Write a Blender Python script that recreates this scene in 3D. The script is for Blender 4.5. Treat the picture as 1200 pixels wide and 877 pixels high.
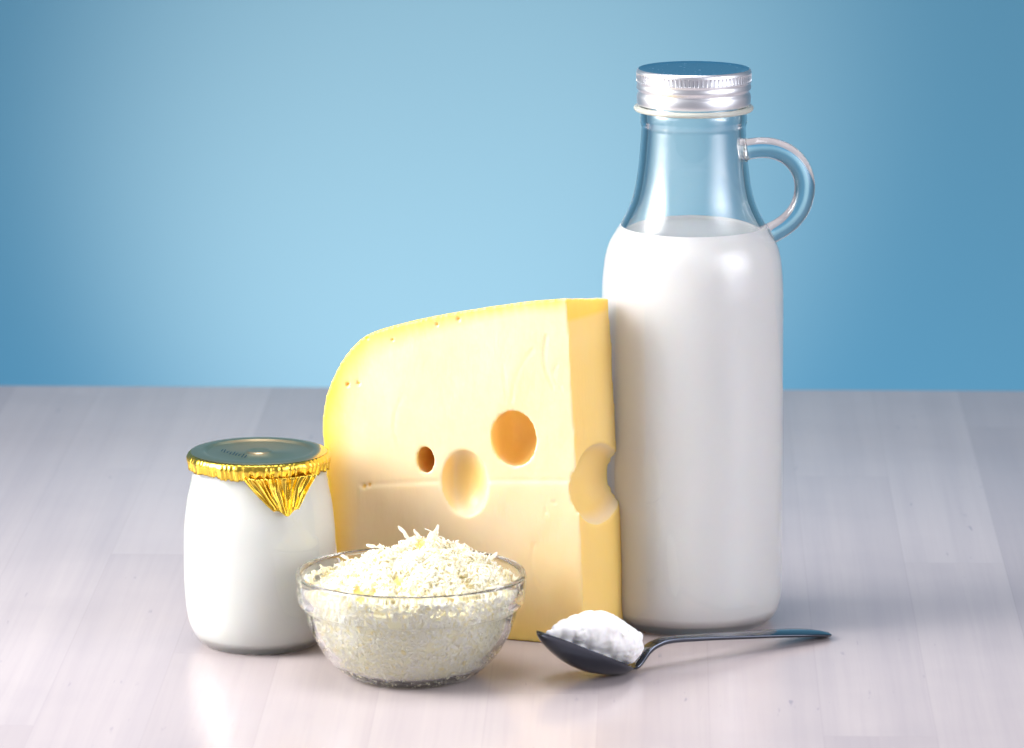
import bpy, bmesh, math, random
import numpy as np
from mathutils import Vector, noise, Matrix
from mathutils.bvhtree import BVHTree

for o in list(bpy.data.objects):
    bpy.data.objects.remove(o)
SC = bpy.context.scene
COL = SC.collection
random.seed(7)
RNG = np.random.default_rng(11)

# ------------------------------------------------------------------ camera
CAM_BACK, CAM_H, PITCH = 2.14, 0.507, math.radians(10.8)
F_PX, CX, CY = 6500.0, 600.0, 438.5          # the photograph is 1200 x 877
cam_d = bpy.data.cameras.new('camera')
cam_d.sensor_fit = 'HORIZONTAL'
cam_d.sensor_width = 36.0
cam_d.lens = F_PX / 1200.0 * 36.0
cam_d.clip_start, cam_d.clip_end = 0.05, 60.0
cam_d.dof.use_dof = True
cam_d.dof.focus_distance = 2.165
cam_d.dof.aperture_fstop = 17.0
cam = bpy.data.objects.new('camera', cam_d)
cam.location = (0, -CAM_BACK, CAM_H)
cam.rotation_euler = (math.pi / 2 - PITCH, 0, 0)
COL.objects.link(cam)
SC.camera = cam

# ------------------------------------------------------------------ world, lamps, exposure
world = bpy.data.worlds.new('World')
SC.world = world
world.use_nodes = True
bg = world.node_tree.nodes['Background']
bg.inputs['Color'].default_value = (0.70, 0.70, 0.82, 1)
bg.inputs['Strength'].default_value = 0.38
SC.view_settings.view_transform = 'Standard'
SC.view_settings.look = 'None'
SC.view_settings.gamma = 1.0
SC.view_settings.exposure = 0.0
SC.cycles.use_denoising = True
SC.cycles.max_bounces = 24
SC.cycles.diffuse_bounces = 12
SC.cycles.glossy_bounces = 20
SC.cycles.max_bounces = 32
SC.cycles.transmission_bounces = 24
SC.cycles.transparent_max_bounces = 12
SC.cycles.caustics_refractive = True
SC.cycles.caustics_reflective = True
SC.cycles.sample_clamp_indirect = 60.0


def aim(o, target):
    d = Vector(target) - o.location
    o.rotation_euler = d.to_track_quat('-Z', 'Y').to_euler()


def area_lamp(name, loc, target, sx, sy, power, col):
    l = bpy.data.lights.new(name, 'AREA')
    l.shape = 'RECTANGLE'
    l.size, l.size_y = sx, sy
    l.energy = power
    l.color = col
    o = bpy.data.objects.new(name, l)
    o.location = loc
    COL.objects.link(o)
    aim(o, target)
    return o


def spot_lamp(name, loc, target, power, col, size_deg, blend, radius):
    l = bpy.data.lights.new(name, 'SPOT')
    l.energy = power
    l.color = col
    l.spot_size = math.radians(size_deg)
    l.spot_blend = blend
    l.shadow_soft_size = radius
    o = bpy.data.objects.new(name, l)
    o.location = loc
    COL.objects.link(o)
    aim(o, target)
    return o


WALL_Y = 1.50


def softbox(o, spread_deg, edge):
    """honeycomb grid on the box, and cloth that is brightest in the middle"""
    l = o.data
    l.spread = math.radians(spread_deg)
    l.use_nodes = True
    nt = l.node_tree
    em = nt.nodes['Emission']
    geo = nt.nodes.new('ShaderNodeNewGeometry')
    sep = nt.nodes.new('ShaderNodeSeparateXYZ')
    nt.links.new(geo.outputs['Parametric'], sep.inputs[0])
    prod = None
    for k in (0, 1):
        p = nt.nodes.new('ShaderNodeMath')       # 1 - |2u - 1|
        p.operation = 'PINGPONG'
        p.inputs[1].default_value = 0.5
        nt.links.new(sep.outputs[k], p.inputs[0])
        mr = nt.nodes.new('ShaderNodeMapRange')
        mr.interpolation_type = 'SMOOTHSTEP'
        mr.inputs['From Min'].default_value = 0.0
        mr.inputs['From Max'].default_value = edge
        mr.inputs['To Min'].default_value = 0.05
        mr.inputs['To Max'].default_value = 1.0
        nt.links.new(p.outputs[0], mr.inputs[0])
        if prod is None:
            prod = mr.outputs[0]
        else:
            mu = nt.nodes.new('ShaderNodeMath')
            mu.operation = 'MULTIPLY'
            nt.links.new(prod, mu.inputs[0])
            nt.links.new(mr.outputs[0], mu.inputs[1])
            prod = mu.outputs[0]
    nt.links.new(prod, em.inputs['Strength'])


softbox(area_lamp('key_softbox', (-0.84, -0.20, 0.46), (-0.02, 0.0, 0.08), 0.95, 1.00, 30.0, (1.0, 0.985, 0.965)), 105, 0.50)
softbox(area_lamp('fill_panel', (0.88, -0.55, 0.45), (0.03, 0.0, 0.10), 1.25, 1.20, 14.0, (0.94, 0.94, 1.0)), 110, 0.50)
softbox(area_lamp('added_top_panel', (-0.10, -0.05, 1.15), (0.0, -0.02, 0.0), 0.90, 0.70, 4.5, (0.97, 0.97, 1.0)), 110, 0.25)  # added overhead panel: brighter glass rims, weaker shadows on the right
area_lamp('backdrop_blue_lamp', (0.0, 0.85, -0.75), (0.0, WALL_Y, -0.10), 1.2, 0.25, 7.4, (0.20, 0.65, 1.0))
area_lamp('added_upper_lamp', (0.0, 0.95, 1.15), (0.0, WALL_Y, 0.45), 1.2, 0.20, 2.6, (0.20, 0.68, 1.0))  # added lamp: bluer upper backdrop for the metal tops to reflect
spot_lamp('backdrop_spot', (-0.12, 0.72, -0.50), (-0.05, WALL_Y, -0.05), 50.0, (1.0, 0.63, 0.50), 40, 1.0, 0.05)


# ------------------------------------------------------------------ picture measurements -> places in the scene
def ray(px, py):
    d = (Vector((0, math.cos(PITCH), -math.sin(PITCH)))
         + Vector((1, 0, 0)) * ((px - CX) / F_PX)
         + Vector((0, math.sin(PITCH), math.cos(PITCH))) * ((CY - py) / F_PX))
    return Vector(cam.location), d


def on_table(px, py):
    c, d = ray(px, py)
    return c + d * (-c.z / d.z)


def on_plane(px, py, p0, n):
    c, d = ray(px, py)
    return c + d * ((p0 - c).dot(n) / d.dot(n))


def mm_at(p):
    """metres per photograph pixel at point p"""
    return (p - cam.location).dot(Vector((0, math.cos(PITCH), -math.sin(PITCH)))) / F_PX


def axis_profile(base, pts):
    """(half-width px, picture row) pairs of a turned thing standing at base -> (radius, height)"""
    out = []
    for r, y in pts:
        q = on_plane(CX, y, base, Vector((0, 1, 0)))
        out.append((r * mm_at(Vector((base.x, base.y, q.z))), q.z - base.z))
    return out


# ------------------------------------------------------------------ mesh helpers
def smooth(me, angle=None):
    me.polygons.foreach_set('use_smooth', [True] * len(me.polygons))
    if angle is not None:
        me.set_sharp_from_angle(angle=math.radians(angle))


def mesh_obj(name, verts, faces, mat, parent=None, angle=None):
    me = bpy.data.meshes.new(name)
    me.from_pydata([tuple(v) for v in verts], [], faces)
    me.update()
    bm = bmesh.new()
    bm.from_mesh(me)
    bmesh.ops.recalc_face_normals(bm, faces=bm.faces)
    bm.to_mesh(me)
    bm.free()
    smooth(me, angle)
    o = bpy.data.objects.new(name, me)
    COL.objects.link(o)
    if mat:
        me.materials.append(mat)
    if parent:
        o.parent = parent
    return o


def thing(name, loc, label, cat):
    o = bpy.data.objects.new(name, None)
    o.empty_display_size = 0.02
    o.location = loc
    COL.objects.link(o)
    tag(o, label, cat)
    return o


def tag(o, label, cat, kind=None):
    o['label'] = label
    o['category'] = cat
    if kind:
        o['kind'] = kind


def spline(pts, n=6):
    """Catmull-Rom through 2-D points"""
    P = [np.array(p, float) for p in pts]
    P = [2 * P[0] - P[1]] + P + [2 * P[-1] - P[-2]]
    out = []
    for i in range(1, len(P) - 2):
        a, b, c, d = P[i - 1:i + 3]
        for k in range(n):
            t = k / n
            out.append(0.5 * ((2 * b) + (c - a) * t + (2 * a - 5 * b + 4 * c - d) * t * t + (3 * b - a - 3 * c + d) * t ** 3))
    out.append(P[-2])
    return [tuple(p) for p in out]


def lathe_data(profile, segs, closed=False, rfun=None):
    """profile: list of (r, z); r==0 ends collapse to a pole"""
    verts, faces, rings = [], [], []
    for i, (r, z) in enumerate(profile):
        if r < 1e-7:
            rings.append([len(verts)])
            verts.append((0, 0, z))
        else:
            ring = []
            for k in range(segs):
                a = 2 * math.pi * k / segs
                rr, zz = (r, z) if rfun is None else rfun(i, r, z, a)
                ring.append(len(verts))
                verts.append((rr * math.cos(a), rr * math.sin(a), zz))
            rings.append(ring)
    pairs = list(zip(rings[:-1], rings[1:]))
    if closed:
        pairs.append((rings[-1], rings[0]))
    for A, B in pairs:
        for k in range(segs):
            k2 = (k + 1) % segs
            if len(A) == 1 and len(B) == 1:
                break
            if len(A) == 1:
                faces.append((A[0], B[k2], B[k]))
            elif len(B) == 1:
                faces.append((A[k], A[k2], B[0]))
            else:
                faces.append((A[k], A[k2], B[k2], B[k]))
    return verts, faces


def lathe(name, profile, mat, parent=None, segs=128, closed=False, rfun=None, angle=None, loc=None):
    v, f = lathe_data(profile, segs, closed, rfun)
    o = mesh_obj(name, v, f, mat, parent, angle)
    if loc is not None:
        o.location = loc
    return o


def offset_profile(pts, d):
    """shift an open (r, z) profile sideways by d along its left normal"""
    out = []
    for i, (r, z) in enumerate(pts):
        a = pts[max(i - 1, 0)]
        b = pts[min(i + 1, len(pts) - 1)]
        t = np.array([b[0] - a[0], b[1] - a[1]])
        t /= (np.linalg.norm(t) + 1e-12)
        out.append((max(r - t[1] * d, 0.0), z + t[0] * d))
    return out


def tube_data(path, radius, segs=20, cap=True):
    P = [Vector(p) for p in path]
    verts, faces = [], []
    side = Vector((0, 1, 0))
    for i, p in enumerate(P):
        t = (P[min(i + 1, len(P) - 1)] - P[max(i - 1, 0)]).normalized()
        u = side
        w = t.cross(u).normalized()
        r = radius[i] if hasattr(radius, '__len__') else radius
        for k in range(segs):
            a = 2 * math.pi * k / segs
            verts.append(p + u * (r * math.cos(a)) + w * (r * math.sin(a)))
    for i in range(len(P) - 1):
        for k in range(segs):
            k2 = (k + 1) % segs
            faces.append((i * segs + k, i * segs + k2, (i + 1) * segs + k2, (i + 1) * segs + k))
    if cap:
        faces.append(tuple(range(segs)))
        faces.append(tuple((len(P) - 1) * segs + k for k in range(segs)))
    return verts, faces


# ------------------------------------------------------------------ materials
def new_mat(name):
    m = bpy.data.materials.new(name)
    m.use_nodes = True
    nt = m.node_tree
    return m, nt, nt.nodes['Principled BSDF']


def N(nt, kind, **kw):
    n = nt.nodes.new(kind)
    for k, v in kw.items():
        if k.startswith('i_'):
            n.inputs[k[2:].replace('_', ' ')].default_value = v
        else:
            setattr(n, k, v)
    return n


def math_node(nt, op, a, b=None, c=None):
    n = nt.nodes.new('ShaderNodeMath')
    n.operation = op
    for i, v in enumerate((a, b, c)):
        if v is None:
            continue
        if hasattr(v, 'links') or hasattr(v, 'is_output'):
            nt.links.new(v, n.inputs[i])
        else:
            n.inputs[i].default_value = v
    return n.outputs[0]


def mix_col(nt, fac, a, b, blend='MIX'):
    n = nt.nodes.new('ShaderNodeMix')
    n.data_type = 'RGBA'
    n.blend_type = blend
    for sock, v in ((n.inputs[0], fac), (n.inputs[6], a), (n.inputs[7], b)):
        if hasattr(v, 'is_output'):
            nt.links.new(v, sock)
        elif isinstance(v, (tuple, list)):
            sock.default_value = (*v[:3], 1)
        else:
            sock.default_value = v
    return n.outputs[2]


def noise_tex(nt, vec, scale, detail=3, rough=0.5, dim='3D'):
    n = nt.nodes.new('ShaderNodeTexNoise')
    n.noise_dimensions = dim
    n.inputs['Scale'].default_value = scale
    n.inputs['Detail'].default_value = detail
    n.inputs['Roughness'].default_value = rough
    if vec is not None:
        nt.links.new(vec, n.inputs['Vector'])
    return n.outputs['Fac']


def ramp(nt, fac, stops):
    n = nt.nodes.new('ShaderNodeValToRGB')
    cr = n.color_ramp
    while len(cr.elements) < len(stops):
        cr.elements.new(0.5)
    for e, (p, c) in zip(cr.elements, stops):
        e.position = p
        e.color = (*c, 1) if len(c) == 3 else c
    nt.links.new(fac, n.inputs[0])
    return n.outputs[0]


def bump(nt, height, strength, dist, bsdf, sock='Normal', normal=None):
    n = nt.nodes.new('ShaderNodeBump')
    n.inputs['Strength'].default_value = strength
    n.inputs['Distance'].default_value = dist
    nt.links.new(height, n.inputs['Height'])
    if normal is not None:
        nt.links.new(normal, n.inputs['Normal'])
    if bsdf is not None:
        nt.links.new(n.outputs[0], bsdf.inputs[sock])
    return n.outputs[0]


def obj_coord(nt):
    return nt.nodes.new('ShaderNodeTexCoord').outputs['Object']


def glass_mat(name, col=(0.985, 0.995, 0.99), rough=0.0, wave=0.0):
    m, nt, b = new_mat(name)
    b.inputs['Base Color'].default_value = (*col, 1)
    b.inputs['Transmission Weight'].default_value = 1.0
    b.inputs['Roughness'].default_value = rough
    b.inputs['IOR'].default_value = 1.5
    if wave:
        bump(nt, noise_tex(nt, obj_coord(nt), 45, 2), wave, 0.002, b)
    return m


M_GLASS = glass_mat('clear_glass', wave=0.03)
M_GLASS_BOWL = glass_mat('pressed_glass', wave=0.12)
M_GLASS_JAR = glass_mat('jar_glass', (0.955, 0.985, 0.97))

# milk
M_MILK, nt, b = new_mat('milk')
b.inputs['Base Color'].default_value = (0.975, 0.965, 0.955, 1)
b.inputs['Roughness'].default_value = 0.25
b.inputs['Subsurface Weight'].default_value = 0.35
b.inputs['Subsurface Radius'].default_value = (1.0, 0.8, 0.6)
b.inputs['Subsurface Scale'].default_value = 0.004

M_YOGURT, nt, b = new_mat('yogurt')
b.inputs['Base Color'].default_value = (0.975, 0.962, 0.94, 1)
b.inputs['Roughness'].default_value = 0.35
b.inputs['Subsurface Weight'].default_value = 0.3
b.inputs['Subsurface Radius'].default_value = (1.0, 0.8, 0.55)
b.inputs['Subsurface Scale'].default_value = 0.003

M_CREAM, nt, b = new_mat('cream_cheese')
b.inputs['Base Color'].default_value = (0.94, 0.93, 0.915, 1)
b.inputs['Roughness'].default_value = 0.55
b.inputs['Subsurface Weight'].default_value = 0.35
b.inputs['Subsurface Radius'].default_value = (1.0, 0.8, 0.55)
b.inputs['Subsurface Scale'].default_value = 0.002
oc = obj_coord(nt)
bump(nt, noise_tex(nt, oc, 300, 5, 0.6), 0.3, 0.0006, b)

# aluminium cap
M_ALU, nt, b = new_mat('brushed_aluminium')
b.inputs['Base Color'].default_value = (0.86, 0.87, 0.90, 1)
b.inputs['Metallic'].default_value = 1.0
b.inputs['Roughness'].default_value = 0.36
oc = obj_coord(nt)
bump(nt, noise_tex(nt, oc, 900, 3), 0.06, 0.0002, b)

M_ALU_TOP, nt, b = new_mat('polished_aluminium')
b.inputs['Base Color'].default_value = (0.42, 0.66, 0.82, 1)
b.inputs['Metallic'].default_value = 1.0
oc = obj_coord(nt)
sp = ramp(nt, noise_tex(nt, oc, 700, 2), [(0.0, (0.06,) * 3), (0.66, (0.08,) * 3), (0.76, (0.5,) * 3)])
nt.links.new(sp, b.inputs['Roughness'])
bump(nt, noise_tex(nt, oc, 500, 2), 0.05, 0.0003, b)

M_RING, nt, b = new_mat('pale_seal_ring')
b.inputs['Base Color'].default_value = (0.82, 0.82, 0.74, 1)
b.inputs['Roughness'].default_value = 0.25
b.inputs['Transmission Weight'].default_value = 0.6
b.inputs['IOR'].default_value = 1.5

# gold foil
M_FOIL, nt, b = new_mat('gold_foil')
b.inputs['Base Color'].default_value = (0.86, 0.59, 0.08, 1)
b.inputs['Metallic'].default_value = 1.0
b.inputs['Roughness'].default_value = 0.24
oc = obj_coord(nt)
bump(nt, noise_tex(nt, oc, 350, 4, 0.6), 0.22, 0.0006, b)

M_FOIL_TOP, nt, b = new_mat('gold_foil_flat')
b.inputs['Base Color'].default_value = (0.80, 0.63, 0.37, 1)
b.inputs['Metallic'].default_value = 1.0
b.inputs['Roughness'].default_value = 0.28
oc = obj_coord(nt)
bump(nt, noise_tex(nt, oc, 160, 4, 0.6), 0.18, 0.0006, b)

M_INK, nt, b = new_mat('embossed_print')
b.inputs['Base Color'].default_value = (0.03, 0.07, 0.10, 1)
b.inputs['Metallic'].default_value = 0.6
b.inputs['Roughness'].default_value = 0.35

# spoon steel
M_STEEL, nt, b = new_mat('dark_polished_steel')
b.inputs['Base Color'].default_value = (0.10, 0.112, 0.14, 1)
b.inputs['Metallic'].default_value = 1.0
b.inputs['Roughness'].default_value = 0.13
oc = obj_coord(nt)
bump(nt, noise_tex(nt, oc, 260, 3), 0.03, 0.0004, b)

# cheese block: pale inside, yellower towards the rind and where shade is painted in
M_CHEESE, nt, b = new_mat('semi_hard_cheese')
at = nt.nodes.new('ShaderNodeAttribute')
at.attribute_name = 'rind_shade'
oc = obj_coord(nt)
stre = nt.nodes.new('ShaderNodeMapping')
stre.inputs['Scale'].default_value = (1.0, 1.0, 0.22)
nt.links.new(oc, stre.inputs['Vector'])
n1 = noise_tex(nt, stre.outputs[0], 60, 5, 0.6)
n2 = noise_tex(nt, oc, 22, 3, 0.5)
body = mix_col(nt, n1, (0.845, 0.655, 0.40), (0.865, 0.71, 0.49))
body = mix_col(nt, ramp(nt, n2, [(0.35, (0, 0, 0)), (0.7, (1, 1, 1))]), body, (0.85, 0.65, 0.375))
rfac = math_node(nt, 'ADD', at.outputs['Fac'], math_node(nt, 'MULTIPLY', math_node(nt, 'SUBTRACT', n2, 0.5), 0.35))
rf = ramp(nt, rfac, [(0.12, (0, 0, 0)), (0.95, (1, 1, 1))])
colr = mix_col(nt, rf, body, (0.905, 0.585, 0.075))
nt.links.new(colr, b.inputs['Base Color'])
b.inputs['Roughness'].default_value = 0.42
b.inputs['Specular IOR Level'].default_value = 0.55
b.inputs['Subsurface Weight'].default_value = 0.55
b.inputs['Subsurface Radius'].default_value = (1.0, 0.70, 0.27)
b.inputs['Subsurface Scale'].default_value = 0.006
h1 = noise_tex(nt, stre.outputs[0], 130, 5, 0.65)
h2 = noise_tex(nt, oc, 35, 3, 0.5)
hh = math_node(nt, 'ADD', math_node(nt, 'MULTIPLY', h1, 0.5), h2)
bump(nt, hh, 0.5, 0.0012, b)

M_GRATED, nt, b = new_mat('grated_cheese')
at = nt.nodes.new('ShaderNodeAttribute')
at.attribute_name = 'tone'
c = ramp(nt, at.outputs['Fac'], [(0.0, (0.975, 0.945, 0.82)), (0.7, (0.97, 0.92, 0.68)), (1.0, (0.95, 0.78, 0.26))])
nt.links.new(c, b.inputs['Base Color'])
b.inputs['Roughness'].default_value = 0.5
b.inputs['Subsurface Weight'].default_value = 0.3
b.inputs['Subsurface Radius'].default_value = (1.0, 0.75, 0.35)
b.inputs['Subsurface Scale'].default_value = 0.0012

# bleached wood staves
TABLE_ROT = -math.radians(1.6)
TABLE_ORG = Vector((0.0, 0.0, 0.0))
R_INV = Matrix.Rotation(-TABLE_ROT, 3, 'Z')
l1 = (R_INV @ on_table(957, 790)).x
l2 = (R_INV @ on_table(1080, 768)).x
joint_y = (R_INV @ on_table(1118, 660)).y
STAVE = l2 - l1
M_WOOD, nt, b = new_mat('bleached_wood_staves')
oc = obj_coord(nt)
sx = nt.nodes.new('ShaderNodeSeparateXYZ')
nt.links.new(oc, sx.inputs[0])
X, Y = sx.outputs[0], sx.outputs[1]
u = math_node(nt, 'DIVIDE', math_node(nt, 'SUBTRACT', X, l1), STAVE)
iu = math_node(nt, 'FLOOR', u)
fu = math_node(nt, 'FRACT', u)
wn = nt.nodes.new('ShaderNodeTexWhiteNoise')
wn.noise_dimensions = '1D'
nt.links.new(iu, wn.inputs['W'])
# stave number 1 (right of the second seam) ends at joint_y
LEN = 0.46
rnd1 = wn.outputs['Value']
v = math_node(nt, 'ADD', math_node(nt, 'DIVIDE', math_node(nt, 'SUBTRACT', Y, joint_y), LEN),
              math_node(nt, 'MULTIPLY', math_node(nt, 'SUBTRACT', iu, 1.0), 0.377))
iv = math_node(nt, 'FLOOR', v)
fv = math_node(nt, 'FRACT', v)
cb = nt.nodes.new('ShaderNodeCombineXYZ')
nt.links.new(iu, cb.inputs[0])
nt.links.new(iv, cb.inputs[1])
wn2 = nt.nodes.new('ShaderNodeTexWhiteNoise')
wn2.noise_dimensions = '2D'
nt.links.new(cb.outputs[0], wn2.inputs['Vector'])
tone = wn2.outputs['Value']
# grain runs along the staves, shifted per stave
gx = nt.nodes.new('ShaderNodeCombineXYZ')
nt.links.new(math_node(nt, 'MULTIPLY', X, 1.0), gx.inputs[0])
nt.links.new(math_node(nt, 'ADD', math_node(nt, 'MULTIPLY', Y, 0.018), math_node(nt, 'MULTIPLY', tone, 9.0)), gx.inputs[1])
nt.links.new(math_node(nt, 'MULTIPLY', tone, 3.0), gx.inputs[2])
g_f = noise_tex(nt, gx.outputs[0], 420, 4, 0.6)
g_c = noise_tex(nt, gx.outputs[0], 70, 3, 0.5)
patch = noise_tex(nt, oc, 14, 3, 0.5)
base = mix_col(nt, tone, (0.475, 0.415, 0.42), (0.545, 0.48, 0.48))
base = mix_col(nt, math_node(nt, 'MULTIPLY', ramp(nt, g_c, [(0.4, (0, 0, 0)), (0.75, (1, 1, 1))]), 0.26), base, (0.33, 0.29, 0.325))
base = mix_col(nt, math_node(nt, 'MULTIPLY', ramp(nt, g_f, [(0.45, (0, 0, 0)), (0.75, (1, 1, 1))]), 0.13), base, (0.28, 0.25, 0.285))
base = mix_col(nt, math_node(nt, 'MULTIPLY', ramp(nt, patch, [(0.45, (0, 0, 0)), (0.7, (1, 1, 1))]), 0.16), base, (0.335, 0.30, 0.325))
# dark short flecks
gy = nt.nodes.new('ShaderNodeCombineXYZ')
nt.links.new(X, gy.inputs[0])
nt.links.new(math_node(nt, 'MULTIPLY', Y, 0.16), gy.inputs[1])
nt.links.new(tone, gy.inputs[2])
fl = noise_tex(nt, gy.outputs[0], 260, 2, 0.5)
flm = math_node(nt, 'MULTIPLY', ramp(nt, fl, [(0.70, (0, 0, 0)), (0.76, (1, 1, 1))]),
                ramp(nt, noise_tex(nt, oc, 19, 2), [(0.5, (0, 0, 0)), (0.62, (1, 1, 1))]))
base = mix_col(nt, math_node(nt, 'MULTIPLY', flm, 0.45), base, (0.18, 0.18, 0.25))
# seams
eu = math_node(nt, 'MINIMUM', fu, math_node(nt, 'SUBTRACT', 1.0, fu))
ev = math_node(nt, 'MINIMUM', fv, math_node(nt, 'SUBTRACT', 1.0, fv))
su = math_node(nt, 'LESS_THAN', eu, 0.008)
sv = math_node(nt, 'LESS_THAN', ev, 0.0009)
seam = math_node(nt, 'MAXIMUM', su, sv)
base = mix_col(nt, math_node(nt, 'MULTIPLY', seam, 0.10), base, (0.25, 0.22, 0.24))
nt.links.new(base, b.inputs['Base Color'])
rg = ramp(nt, g_f, [(0.3, (0.225,) * 3), (0.7, (0.24,) * 3)])
nt.links.new(rg, b.inputs['Roughness'])
b.inputs['Specular IOR Level'].default_value = 0.5
bump(nt, g_f, 0.006, 0.0004, b)

M_PAPER, nt, b = new_mat('blue_backdrop_paper')
oc = obj_coord(nt)
pc = mix_col(nt, noise_tex(nt, oc, 3.0, 3), (0.185, 0.385, 0.48), (0.195, 0.40, 0.49))
nt.links.new(pc, b.inputs['Base Color'])
b.inputs['Roughness'].default_value = 0.9
b.inputs['Specular IOR Level'].default_value = 0.1

# ------------------------------------------------------------------ setting: tabletop and backdrop
far_y = (R_INV @ on_table(600, 454)).y
verts = []
x0, x1, y0, y1, zt, zb = -0.75, 0.75, -0.40, far_y, 0.0, -0.03
tb = bmesh.new()
bmesh.ops.create_cube(tb, size=1.0)
for vv in tb.verts:
    vv.co.x = x0 if vv.co.x < 0 else x1
    vv.co.y = y0 if vv.co.y < 0 else y1
    vv.co.z = zb if vv.co.z < 0 else zt
bmesh.ops.bevel(tb, geom=list(tb.edges), offset=0.003, segments=3, profile=0.5, affect='EDGES')
me = bpy.data.meshes.new('table_surface')
tb.to_mesh(me)
tb.free()
smooth(me, 40)
me.materials.append(M_WOOD)
table = bpy.data.objects.new('table_surface', me)
table.rotation_euler.z = TABLE_ROT
COL.objects.link(table)
table['kind'] = 'structure'
table['label'] = 'pale bleached wood tabletop of glued staves'

bd_v, bd_f = [], []
prof = [(WALL_Y, 1.6), (WALL_Y, -0.75)]
for k in range(1, 9):
    a = k / 8 * math.pi / 2
    prof.append((WALL_Y - 0.25 * (1 - math.cos(a)), -0.75 - 0.25 * math.sin(a)))
prof.append((WALL_Y - 0.55, -1.0))
for (yy, zz) in prof:
    bd_v += [(-2.2, yy, zz), (2.2, yy, zz)]
for i in range(len(prof) - 1):
    bd_f.append((2 * i, 2 * i + 1, 2 * i + 3, 2 * i + 2))
back = mesh_obj('backdrop', bd_v, bd_f, M_PAPER)
back['kind'] = 'structure'
back['label'] = 'plain blue studio backdrop'

# ------------------------------------------------------------------ milk bottle
BOT = on_table(809.2, 726)
bottle = thing('milk_bottle', BOT, 'tall clear glass bottle with silver screw cap and ring handle, filled with milk', 'bottle')
px_out = [(84, 726), (90, 724.6), (96, 719.5), (101.5, 711), (105, 699), (106.5, 684), (106.7, 640), (106.7, 560), (106.7, 470), (106.7, 390),
          (106.5, 350), (105.8, 328), (103.2, 303), (98.3, 285), (91, 272), (83.5, 260), (76.5, 246), (71.2, 232), (67.3, 215), (64.6, 195),
          (62.6, 172), (61.4, 154), (61.2, 149), (62.0, 145.5), (62.8, 141), (62.8, 134), (62.0, 129), (61, 124), (60, 118), (60, 104)]
outer = axis_profile(BOT, spline(px_out, 5))
outer = [(r, max(z, 0.0)) for r, z in outer]
WALL = 0.0026
inner = offset_profile(outer, WALL)
ib = [(r, z) for r, z in inner if z > 0.0063]
rb = ib[0][0]
floor_in = [(0.0, 0.0054), (rb * 0.45, 0.0050), (rb * 0.80, 0.0049), (rb * 0.94, 0.0054)]
inner_full = floor_in + ib
foot = [(0.0, 0.0022), (outer[0][0] * 0.6, 0.0018), (outer[0][0] * 0.86, 0.0006)]
shell = foot + outer + [(outer[-1][0] - WALL * 0.5, outer[-1][1] + 0.0006)] + inner_full[::-1]
lathe('glass_body', shell, M_GLASS, bottle, segs=160)

# milk: reaches a hair into the glass so that no air film is left between the two
milk_level = axis_profile(BOT, [(1, 268)])[0][1]
mp = [(r + 0.0006, z) for r, z in ib if z < milk_level - 0.001]
mfloor = [(0.0, 0.0048), (rb * 0.45, 0.0044), (rb * 0.80, 0.0043), (rb * 0.94, 0.0048)]
rm = np.interp(milk_level, [z for r, z in ib], [r for r, z in ib])
mprof = mfloor + mp + [(rm + 0.0006, milk_level + 0.0008), (rm - 0.0008, milk_level + 0.0001), (rm - 0.003, milk_level - 0.0003), (rm * 0.5, milk_level - 0.0003), (0.0, milk_level - 0.0003)]
milk = lathe('milk', mprof, M_MILK, None, segs=128, angle=60, loc=BOT)
tag(milk, 'white milk filling the tall glass bottle up to its shoulder', 'milk')

# ring handle
def side_pt(px, py):
    p = on_plane(px, py, BOT, Vector((0, 1, 0)))
    return p - BOT
hpx = spline([(871.3, 176.0), (879, 174.6), (892, 173.2), (906, 174.4), (920, 179.5), (931.5, 188.5), (939.5, 201), (943, 216), (941.5, 232), (936, 246), (927, 257.5), (916.5, 266), (906, 272), (900, 275)], 5)
hp = [side_pt(x, y) for x, y in hpx]
m = mm_at(BOT)
hr = [(12.0 + 2.2 * math.exp(-min(i, len(hp) - 1 - i) / 2.0)) * m for i in range(len(hp))]
v_, f_ = tube_data(hp, hr, 28)
mesh_obj('handle', v_, f_, M_GLASS, bottle, angle=50)

# seal ring just under the cap
rp = axis_profile(BOT, [(63.5, 123.6), (68.5, 123.6), (70.2, 125.2), (70.4, 127), (69.4, 128.9), (66.5, 129.8), (63.5, 129.6)])
lathe('sealing_ring', rp, M_RING, bottle, segs=128, closed=True, angle=60)

# screw cap
cpx = [(61, 121.6), (65.6, 121.8), (66.6, 120.4), (66.8, 116.8), (66.9, 112.5), (66.2, 109.6), (64.8, 108.0), (64.6, 106.6), (65.6, 105.2), (66.9, 103.6), (67.2, 101.5), (66.8, 99.2),
       (66.4, 97.8), (66.6, 96.5), (67.4, 95.4), (67.6, 94.2), (67.6, 84.6), (67.3, 82.9), (66.3, 81.2), (65.0, 80.2)]
cprof = axis_profile(BOT, cpx)
NT = 84
i0, i1 = 15, 16
knurl_top, knurl_bot = cprof[16][1], cprof[15][1]
kz = [knurl_bot + (knurl_top - knurl_bot) * t for t in (0.0, 0.08, 0.3, 0.6, 0.9, 1.0)]
cprof2 = cprof[:15] + [(cprof[15][0], z) for z in kz] + cprof[17:]


def knurl(i, r, z, a):
    if knurl_bot < z < knurl_top:
        t = (a * NT / (2 * math.pi)) % 1.0
        d = max(0.0, 1.0 - abs(t - 0.5) / 0.24)
        e = min(1.0, (z - knurl_bot) / (0.08 * (knurl_top - knurl_bot)), (knurl_top - z) / (0.08 * (knurl_top - knurl_bot)))
        return r - 0.00075 * min(1.0, d * 1.5) * e, z
    return r, z


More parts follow.
